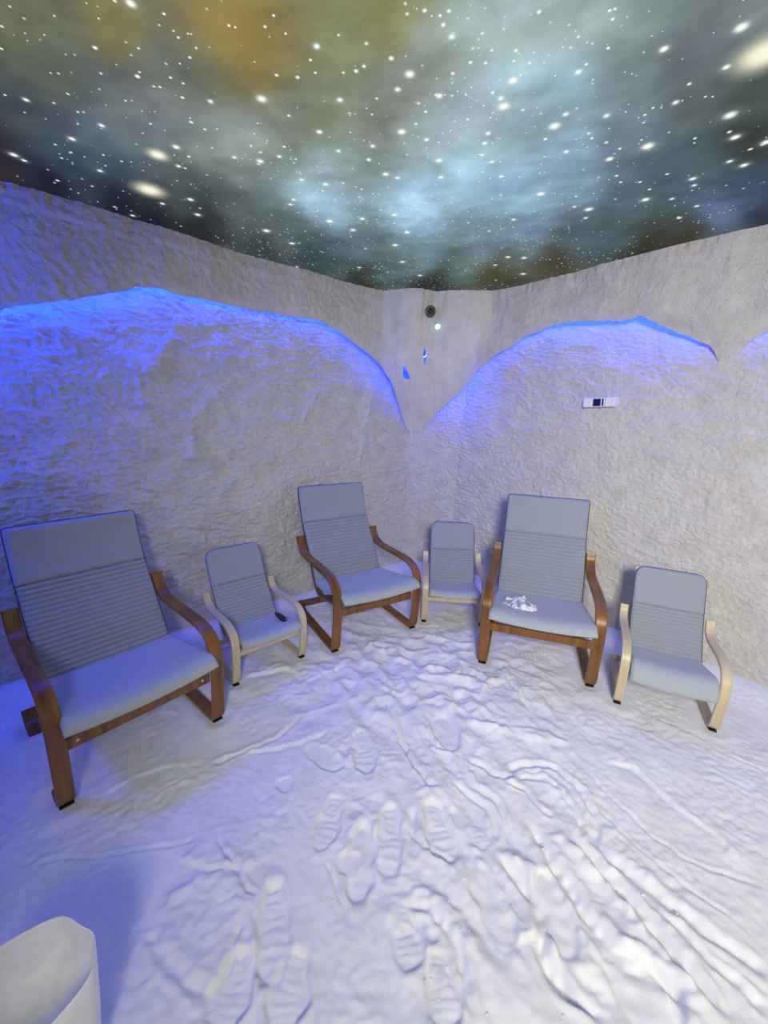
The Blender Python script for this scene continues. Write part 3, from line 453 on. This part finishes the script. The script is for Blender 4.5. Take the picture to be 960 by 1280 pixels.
# salt crumbs scattered on it
cv = []; cf = []
oct_ = [(1, 0, 0), (-1, 0, 0), (0, 1, 0), (0, -1, 0), (0, 0, 1), (0, 0, -1)]; of = [(0, 2, 4), (2, 1, 4), (1, 3, 4), (3, 0, 4), (2, 0, 5), (1, 2, 5), (3, 1, 5), (0, 3, 5)]
for k in range(420):
    x = random.gauss(.75, .55); y = random.uniform(.6, 2.7)
    if k % 3 == 0: x = random.gauss(.2, .25); y = random.uniform(.65, 1.4)
    j = np.searchsorted(gxf, x); i = np.searchsorted(gyf, y)
    if not (0 < i < len(gyf) and 0 < j < len(gxf)): continue
    r = .0025*math.exp(random.gauss(0, .35)); z = Hf[i-1, j-1]+r*.3; bse = len(cv)
    for v_ in oct_: cv.append((x+v_[0]*r*random.uniform(.7, 1.3), y+v_[1]*r*random.uniform(.7, 1.3), z+v_[2]*r*random.uniform(.6, 1)))
    cf += [tuple(bse+q for q in f_) for f_ in of]
cr_ = link('salt_crumbs', py_mesh('salt_crumbs', cv, cf), M_FLOOR, floor); cr_['kind'] = 'stuff'

# ---------------------------------------------------------------- chairs
def strip(name, path, xc, wd, th, m, parent, n=6, cap=True):
    """bentwood strip: path of (forward, height), swept with a rounded rectangular section; chair faces local -Y"""
    P = catmull(path, n); T = np.gradient(P, axis=0); T /= np.linalg.norm(T, axis=1)[:, None]+1e-9
    N = np.stack([-T[:, 1], T[:, 0]], 1); r = min(th, wd)*.22; hw, ht = wd/2, th/2
    sec = [(-hw+r, -ht), (hw-r, -ht), (hw, -ht+r), (hw, ht-r), (hw-r, ht), (-hw+r, ht), (-hw, ht-r), (-hw, -ht+r)]
    V = []; Fc = []
    for i in range(len(P)):
        for a, b in sec: V.append((xc+a, -(P[i, 0]+N[i, 0]*b), P[i, 1]+N[i, 1]*b))
    for i in range(len(P)-1):
        for k in range(8): Fc.append((i*8+k, i*8+(k+1) % 8, (i+1)*8+(k+1) % 8, (i+1)*8+k))
    Fc.append(tuple(range(8))[::-1]); Fc.append(tuple((len(P)-1)*8+k for k in range(8)))
    me = py_mesh(name, V, Fc); fix(me); o = link(name, me, m, parent, smooth=False)
    return o
def fix(me):
    bm = bmesh.new(); bm.from_mesh(me); bmesh.ops.recalc_face_normals(bm, faces=bm.faces); bm.to_mesh(me); bm.free()
def box(name, c_, d, m, parent=None, bev=.003, bow=0.0, rz=0, nseg=1):
    bm = bmesh.new(); bmesh.ops.create_cube(bm, size=1)
    if nseg > 1:
        es_ = [e for e in bm.edges if abs((e.verts[0].co-e.verts[1].co).x) > .5]; bmesh.ops.subdivide_edges(bm, edges=es_, cuts=nseg, use_grid_fill=True)
    for v in bm.verts:
        x = v.co.x; v.co = Vector((x*d[0], v.co.y*d[1], v.co.z*d[2])); v.co.z += bow*(1-(2*x)**2)
    if bev: bmesh.ops.bevel(bm, geom=[e for e in bm.edges if len(e.link_faces) == 2 and e.calc_face_angle(0) > .8], offset=bev, segments=2, profile=.6, affect='EDGES')
    bmesh.ops.transform(bm, matrix=Matrix.Translation(c_) @ Matrix.Rotation(rz, 4, 'Z'), verts=bm.verts)
    me = bpy.data.meshes.new(name); bm.to_mesh(me); bm.free(); return link(name, me, m, parent, smooth=False)
def cyl(name, a, b, r, m, parent=None, n=20, r2=None, bev=0, dome=0):
    a = Vector(a); b = Vector(b); d = b-a; q = d.to_track_quat('Z', 'Y').to_matrix(); r2 = r if r2 is None else r2; L = d.length
    rings = [(0, r)]
    if bev: rings = [(0, r-bev), (bev, r), (L-bev, r2), (L, r2-bev)]
    else: rings = [(0, r), (L, r2)]
    if dome: rings += [(L+dome*math.sin(t), r2*math.cos(t)) for t in (.4, .8, 1.2)]
    V = []; Fc = []
    for z, ra in rings:
        for k in range(n): t = 2*math.pi*k/n; V.append(a+q @ Vector((ra*math.cos(t), ra*math.sin(t), z)))
    for i in range(len(rings)-1):
        for k in range(n): Fc.append((i*n+k, i*n+(k+1) % n, (i+1)*n+(k+1) % n, (i+1)*n+k))
    Fc.append(tuple(range(n))[::-1]); Fc.append(tuple((len(rings)-1)*n+k for k in range(n)))
    me = py_mesh(name, V, Fc); return link(name, me, m, parent, smooth=False)

def cushion(name, path, hw_f, T, m, parent, ribs=0, nu=25, nv=120, rib_d=.012, edge=.016, end0=.01, end1=.01, wrinkle=.003, seed=0, sag=0.0):
    """quilted pad: front surface follows path (forward, height); thickness T behind it"""
    P = catmull(path, 12); L = np.r_[0, np.cumsum(np.linalg.norm(np.diff(P, axis=0), axis=1))]; tot = L[-1]
    v = np.linspace(0, tot, nv); Q = np.stack([np.interp(v, L, P[:, 0]), np.interp(v, L, P[:, 1])], 1)
    Tn = np.gradient(Q, axis=0); Tn /= np.linalg.norm(Tn, axis=1)[:, None]
    N = np.stack([Tn[:, 1], -Tn[:, 0]], 1)      # points forward/up (to the sitter)
    u = np.linspace(-1, 1, nu); u = np.sign(u)*(1-(1-np.abs(u))**1.5)
    U, Vv = np.meshgrid(u, v); hw = hw_f(v/tot)[:, None]*np.ones_like(U)
    ex = np.clip((1-np.abs(U))*hw/edge, 0, 1); ex = np.sqrt(1-(1-ex)**2)
    e0 = np.clip(Vv/max(end0, 1e-4), 0, 1) if end0 > 0 else np.ones_like(U)
    e1 = np.clip((tot-Vv)/max(end1, 1e-4), 0, 1) if end1 > 0 else np.ones_like(U)
    ey = np.sqrt(1-(1-e0)**2)*np.sqrt(1-(1-e1)**2)
    prof = ex*ey
    off = (prof-1)*T*.5
    if ribs:
        ph = Vv/tot*ribs; fr = ph-np.floor(ph)
        off = off-rib_d*(1-np.abs(np.sin(np.pi*fr))**.36)*ex
    off = off+wrinkle*fbm(U*3+seed, Vv*12, 3, 700+seed)*prof
    back = -T+(1-prof)*T*.5
    def place(o_):
        X_ = U*hw; Fd = Q[:, 0][:, None]+N[:, 0][:, None]*o_; Z_ = Q[:, 1][:, None]+N[:, 1][:, None]*o_-sag*(1-U**2)
        return np.stack([X_, -Fd, Z_], -1)
    A = place(off); B = place(back)
    n_, m_ = U.shape; VV = np.concatenate([A.reshape(-1, 3), B.reshape(-1, 3)])
    idx = np.arange(n_*m_).reshape(n_, m_); q = np.stack([idx[:-1, :-1], idx[:-1, 1:], idx[1:, 1:], idx[1:, :-1]], -1).reshape(-1, 4)
    qb = q[:, ::-1]+n_*m_
    bd = np.concatenate([idx[0, :], idx[1:, -1], idx[-1, -2::-1], idx[-2:0:-1, 0]]); nb = np.roll(bd, -1)
    qs = np.stack([nb, bd, bd+n_*m_, nb+n_*m_], -1)
    me = raw_mesh(name, VV, np.concatenate([q, qb, qs])); fix(me)
    o = link(name, me, m, parent)
    # outline of the pad for the piping
    edgeP = (A.reshape(-1, 3)[bd]+B.reshape(-1, 3)[bd])/2
    return o, edgeP, A
def tube(name, pts, r, m, parent, closed=False, n=6):
    pts = [Vector(p) for p in pts]; V = []; Fc = []; k_ = len(pts)
    for i, p in enumerate(pts):
        a = pts[(i-1) % k_] if (closed or i) else p; b = pts[(i+1) % k_] if (closed or i < k_-1) else p
        t = (b-a).normalized(); s_ = t.orthogonal() if i == 0 else (ps-t*ps.dot(t)); s_.normalize(); ps = s_; w_ = t.cross(s_)
        for k in range(n): an = 2*math.pi*k/n; V.append(p+s_*r*math.cos(an)+w_*r*math.sin(an))
    for i in range(k_ if closed else k_-1):
        j = (i+1) % k_
        for k in range(n): Fc.append((i*n+k, i*n+(k+1) % n, j*n+(k+1) % n, j*n+k))
    if not closed: Fc += [tuple(range(n))[::-1], tuple((k_-1)*n+k for k in range(n))]
    return link(name, py_mesh(name, V, Fc), m, parent)

def armchair(loc, rz, kid, label, drape=False, bolts=False, seed=0, nr=18):
    o = empty('child_armchair' if kid else 'armchair', (loc[0], loc[1], 0), rz)
    tag(o, label, 'armchair', 'small birch armchairs for children' if kid else 'large brown armchairs')
    WM = M_BIRCH if kid else M_BROWN
    if kid:
        side = [(-.392, .425), (-.378, .385), (-.345, .355), (-.28, .345), (-.17, .348), (-.07, .346), (-.015, .330), (.022, .295), (.034, .245), (.030, .16), (.016, .06), (.006, .025), (-.02, .010), (-.06, .008), (-.2, .008), (-.33, .008), (-.40, .022), (-.425, .055)]
        hx, wd, th = .214, .044, .017; foot = .034
        back = [(-.215, .205), (-.25, .25), (-.30, .325), (-.345, .392), (-.378, .455)]; head = [(-.378, .455), (-.41, .53), (-.44, .60), (-.462, .665)]
        seat = [(-.235, .205), (-.15, .212), (-.06, .232), (.0, .246), (.040, .248), (.060, .232)] if not drape else [(-.235, .212), (-.15, .222), (-.06, .248), (-.005, .262), (.030, .258), (.052, .232), (.058, .195)]
        hwb, hws, T = .178, .186, .034; rail_z, rail_h = .190, .032
        frame = [(-.005, .200), (-.10, .180), (-.20, .160), (-.265, .185), (-.32, .27), (-.39, .38), (-.44, .48), (-.485, .60), (-.50, .64)]
        rear = (-.405, .045); fx = .165
    else:
        side = [(-.602, .625), (-.586, .575), (-.548, .532), (-.49, .510), (-.40, .503), (-.28, .502), (-.15, .500), (-.07, .492), (-.01, .468), (.028, .42), (.040, .36), (.036, .25), (.022, .12), (.012, .045), (-.008, .016), (-.05, .010), (-.2, .010), (-.42, .010), (-.56, .014), (-.62, .032), (-.655, .075)]
        hx, wd, th = .311, .060, .024; foot = .05
        back = [(-.375, .295), (-.415, .36), (-.475, .47), (-.54, .575), (-.60, .67), (-.625, .715)]; head = [(-.625, .715), (-.655, .79), (-.68, .875), (-.703, .975)]
        seat = [(-.40, .300), (-.30, .306), (-.18, .325), (-.06, .352), (.02, .368), (.065, .366), (.085, .348)]
        hwb, hws, T = .275, .292, .046; rail_z, rail_h = .265, .050
        frame = [(-.01, .30), (-.15, .265), (-.30, .235), (-.39, .235), (-.45, .29), (-.52, .42), (-.60, .56), (-.67, .69), (-.72, .82), (-.755, .95)]
        rear = (-.625, .062); fx = .25
    for sx in (-1, 1):
        f = strip('side_frame', side, sx*hx, wd, th, WM, o)
        box('rubber_foot', Vector((sx*hx, .012 if not kid else .010, -.004)), (wd*.8, .045, .014), M_BLACK, f, .003)
        strip('seat_frame', frame, sx*fx, .04 if not kid else .03, .018, WM, o)
    inner = 2*(hx-wd/2)
    rl = box('front_rail', Vector((0, -.006, rail_z)), (inner+.004, .020, rail_h), WM, o, .003)
    box('rear_rail', Vector((0, -rear[0], rear[1])), (inner+.004, .02, rail_h*1.0), WM, o, .003)
    box('back_rail', Vector((0, -(frame[-2][0])+.014, frame[-2][1])), (2*fx, .014, .04), WM, o, .003)
    if bolts:
        for sx in (-1, 1): cyl('bolt', (sx*(inner/2-.035), -.016, rail_z+.004), (sx*(inner/2-.035), -.020, rail_z+.004), .006, M_STEEL, rl, 14)
    rad = .055 if kid else .018
    Lh = sum(math.dist(head[i], head[i+1]) for i in range(len(head)-1))
    def hw_head(t):
        d = np.clip((t-1)*Lh+rad, 0, rad); return hwb-rad+np.sqrt(np.maximum(rad**2-d**2, 1e-9))-.004*(t < 0)
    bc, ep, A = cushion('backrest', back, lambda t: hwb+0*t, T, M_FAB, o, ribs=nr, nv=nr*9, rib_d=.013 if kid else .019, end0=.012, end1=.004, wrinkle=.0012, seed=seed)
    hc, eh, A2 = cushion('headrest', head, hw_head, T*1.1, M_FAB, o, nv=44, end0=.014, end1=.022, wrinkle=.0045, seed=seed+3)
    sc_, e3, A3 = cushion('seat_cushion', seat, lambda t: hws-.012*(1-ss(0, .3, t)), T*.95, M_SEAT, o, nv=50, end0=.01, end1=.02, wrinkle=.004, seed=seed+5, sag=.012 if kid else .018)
    # piping down both sides and over the top, and round the seat
    nu = 25
    left = [tuple(A[i, 0]) for i in range(0, A.shape[0], 6)]+[tuple(A2[i, 0]) for i in range(2, A2.shape[0]-1, 2)]
    right = [tuple(A[i, -1]) for i in range(0, A.shape[0], 6)]+[tuple(A2[i, -1]) for i in range(2, A2.shape[0]-1, 2)]
    top = [tuple(A2[-1, j]) for j in range(0, nu)]
    tube('piping', left+top+right[::-1], .0032 if not kid else .0028, M_PIPE, o)
    tube('piping', [tuple(A3[i, 0]) for i in range(0, A3.shape[0], 2)]+[tuple(A3[-1, j]) for j in range(nu)]+[tuple(A3[i, -1]) for i in range(A3.shape[0]-1, 0, -2)], .0022, M_FAB, o)
    return o
armchair(ADULT[0][:2], ADULT[0][2], False, 'large brown-framed armchair nearest the camera, cut by the left edge of the photo', bolts=True, seed=1, nr=20)
armchair(ADULT[1][:2], ADULT[1][2], False, 'empty large brown-framed armchair with grey cushion left of the room corner', seed=4, nr=18)
armchair(ADULT[2][:2], ADULT[2][2], False, 'large brown-framed armchair with a white packet lying on its seat', seed=8, nr=19)
armchair(KIDS[0][:2], KIDS[0][2], True, 'small pale birch armchair with a black remote on its seat', seed=11, nr=13)
armchair(KIDS[1][:2], KIDS[1][2], True, 'small pale birch armchair in the room corner between two large chairs', seed=15, nr=14)
armchair(KIDS[2][:2], KIDS[2][2], True, 'small pale birch armchair at the right end of the row', drape=True, seed=19, nr=14)

# ---------------------------------------------------------------- small things on the seats
def local(ch, lx, f, z):
    x, y, a = ch; return Vector((x+lx*math.cos(a)+f*math.sin(a), y+lx*math.sin(a)-f*math.cos(a), z))
# crumpled tissue packet
ch = ADULT[2]; c_ = local(ch, -.125, -.105, 0)
po = empty('tissue_packet', (c_.x, c_.y, .357), ch[2]+.15)
tag(po, 'crumpled white plastic packet of tissues on the seat of the right large chair', 'packet')
bm = bmesh.new(); bmesh.ops.create_cube(bm, size=1); bmesh.ops.subdivide_edges(bm, edges=bm.edges[:], cuts=9, use_grid_fill=True)
for v in bm.verts:
    x, y, z = v.co*2
    k = 1-.28*max(0, z)**2; sx = .106*(1-.18*abs(z)**3)*(1-.10*y*y); sy = .070*(1-.25*max(0, z))
    hgt = .040*(1+.25*math.sin(x*2.6+1.2))*(1-.35*abs(x)**4)*(1-.3*y*y)
    n1 = float(fbm(np.array([x*1.7+y*.8]), np.array([y*1.9+z]), 3, 801)[0])
    v.co = Vector((x*sx*k+.006*n1, y*sy*k+.005*n1, (z*.5+.5)*hgt*2*.86+.006*n1*(z > 0)-.002))
bmesh.ops.recalc_face_normals(bm, faces=bm.faces)
me = bpy.data.meshes.new('packet_body'); bm.to_mesh(me); bm.free()
M_PACK, nt, b = mat('shiny_wrapper'); n = noise_node(nt, 24, 4, .7); r = ramp(nt, n.outputs['Fac'], (.24, .26, .30, 1), (.88, .88, .90, 1), .44, .55); nt.links.new(r.outputs[0], b.inputs['Base Color'])
b.inputs['Roughness'].default_value = .3; n2 = noise_node(nt, 45, 3, .6); bump(nt, b, n2.outputs['Fac'], .6, .006)
link('packet_body', me, M_PACK, po, smooth=False)
# torn flaps standing up
fv = []; ff = []
for (x0, y0, x1, y1, px_, py_, pz_) in ((-.085, .02, -.03, .045, -.078, .02, .068), (.005, .02, .060, -.005, .022, .018, .088), (-.05, .035, .02, .03, -.01, .048, .066)):
    bb = len(fv); fv += [(x0, y0, .042), (x1, y1, .042), (px_, py_, pz_), (x0, y0+.004, .042), (x1, y1+.004, .042), (px_, py_+.002, pz_-.001)]
    ff += [(bb, bb+1, bb+2), (bb+5, bb+4, bb+3), (bb, bb+3, bb+4, bb+1), (bb+1, bb+4, bb+5, bb+2), (bb+2, bb+5, bb+3, bb)]
fl = link('packet_flap', py_mesh('packet_flap', fv, ff), M_WHITE, po, smooth=False)
# black remote on the small left chair
ch = KIDS[0]; c_ = local(ch, .125, -.075, 0)
ro = empty('remote_control', (c_.x, c_.y, .250), ch[2]-.02)
tag(ro, 'slim black remote control on the seat of the left small chair', 'remote control')
bm = bmesh.new(); bmesh.ops.create_cube(bm, size=1)
bmesh.ops.subdivide_edges(bm, edges=bm.edges[:], cuts=5, use_grid_fill=True)
for v in bm.verts:
    x, y, z = v.co*2; L_ = .082; t = y
    hw = .018*math.sqrt(max(.05, 1-.75*abs(t)**3)); v.co = Vector((x*hw+.010*(1-t*t)*.6, y*L_, z*.010*(1-.35*abs(x)**2)*(1-.3*t*t)+.013+.006*t))
me = bpy.data.meshes.new('remote_body'); bm.to_mesh(me); bm.free(); rb = link('remote_body', me, M_GLOSS, ro)
cyl('button', (.010, -.035, .019), (.010, -.035, .0235), .006, M_STEEL, ro, 12)

# ---------------------------------------------------------------- devices on the walls
def on_fascia(s, z, out=0.0):
    S_ = np.array([s]); Z_ = np.array([z]); p = Fp(S_, Z_)[0]; n = nrm(S_)[0]; h = fascia_relief(S_, Z_)[0]
    n3 = Vector((-n[0], -n[1], 0)); return Vector((p[0], p[1], z))+n3*(h+out), n3
p, n3 = on_fascia(3.848, 2.342)
n3 = (n3*.85+Vector((.0, -.25, -.15))).normalized()
so_ = empty('security_camera', p-n3*.01); tag(so_, 'small round black camera high on the corner column', 'camera')
def loc_cyl(name, o, a, b, r, m, par, n=24, **k):
    return cyl(name, Vector(a)-o.location, Vector(b)-o.location, r, m, par, n, **k)
loc_cyl('housing', so_, p-n3*.012, p+n3*.045, .040, M_BLACK, so_, bev=.005)
loc_cyl('rim', so_, p+n3*.040, p+n3*.047, .043, M_GLOSS, so_, bev=.002)
loc_cyl('lens', so_, p+n3*.047, p+n3*.049, .020, M_GLOSS, so_, dome=.008)
p, n3 = on_fascia(3.933, 2.233)
lo = empty('indicator_lamp', p); tag(lo, 'tiny glowing cyan lamp on the corner column below the round black camera', 'lamp')
loc_cyl('lamp_collar', lo, p-n3*.01, p+n3*.008, .025, M_WHITE, lo, bev=.003)
loc_cyl('bulb', lo, p+n3*.008, p+n3*.014, .018, M_CYAN, lo, dome=.012)
# display device on the right alcove wall
sA, sB, zc = 5.374, 5.566, 1.640
S_ = np.array([sA, sB]); Q = Wp(S_, np.array([zc, zc]))
n2_ = nrm(np.array([5.47]))[0]; n3 = Vector((-n2_[0], -n2_[1], 0)); mid = Vector((Q[:, 0].mean(), Q[:, 1].mean(), zc))+n3*.032
dx_ = Vector((Q[1, 0]-Q[0, 0], Q[1, 1]-Q[0, 1], 0)); Ld = dx_.length; ang = math.atan2(dx_.y, dx_.x)
do = empty('wall_display', mid, ang); do.rotation_euler = (0, math.radians(-2), ang)
tag(do, 'narrow white digital display box with black screen on the right wall', 'display')
box('display_body', Vector((0, .004, 0)), (Ld, .050, .062), M_WHITE, do, .005)
box('screen', Vector((-.010, -.0215, 0)), (.052, .003, .050), M_GLOSS, do, .001)
box('screen', Vector((.030, -.0215, 0)), (.011, .003, .050), M_GLOSS, do, .001)
box('end_cap', Vector((Ld/2-.006, .004, 0)), (.014, .054, .066), M_WHITE, do, .004)
for k in range(2):
    box('bezel_line', Vector((.046+.0*k, -.0215, -.015+.030*k)), (.002, .002, .026), M_BLACK, do, 0)

# white tub in the foreground
rim = np.array(RIM); rimz = .34
rc = catmull([list(r)+[0] for r in rim]+[list(rim[0])+[0]], 5)[:-1, :2]; ctr = rc.mean(0)
to = empty('plastic_tub', (ctr[0], ctr[1], 0)); tag(to, 'white plastic tub with angular rim at the lower left corner', 'tub')
rows = [(0.70, .005, 0), (.74, 0, 0), (.90, .17, 0), (.995, .325, 0), (1.0, .338, 0), (.992, .341, 0), (.980, .336, 0), (.94, .30, 0), (.85, .262, 0), (.65, .232, 0), (.3, .215, 0), (.02, .21, 0)]
V = []; Fc = []; n_ = len(rc)
for k, z, _ in rows:
    for p_ in rc: d = p_-ctr; V.append((d[0]*k, d[1]*k, z))
for i in range(len(rows)-1):
    for k in range(n_): Fc.append((i*n_+k, i*n_+(k+1) % n_, (i+1)*n_+(k+1) % n_, (i+1)*n_+k))
Fc += [tuple(range(n_))[::-1], tuple((len(rows)-1)*n_+k for k in range(n_))]
me = py_mesh('tub_shell', V, Fc); fix(me); link('tub_shell', me, M_TUB, to)
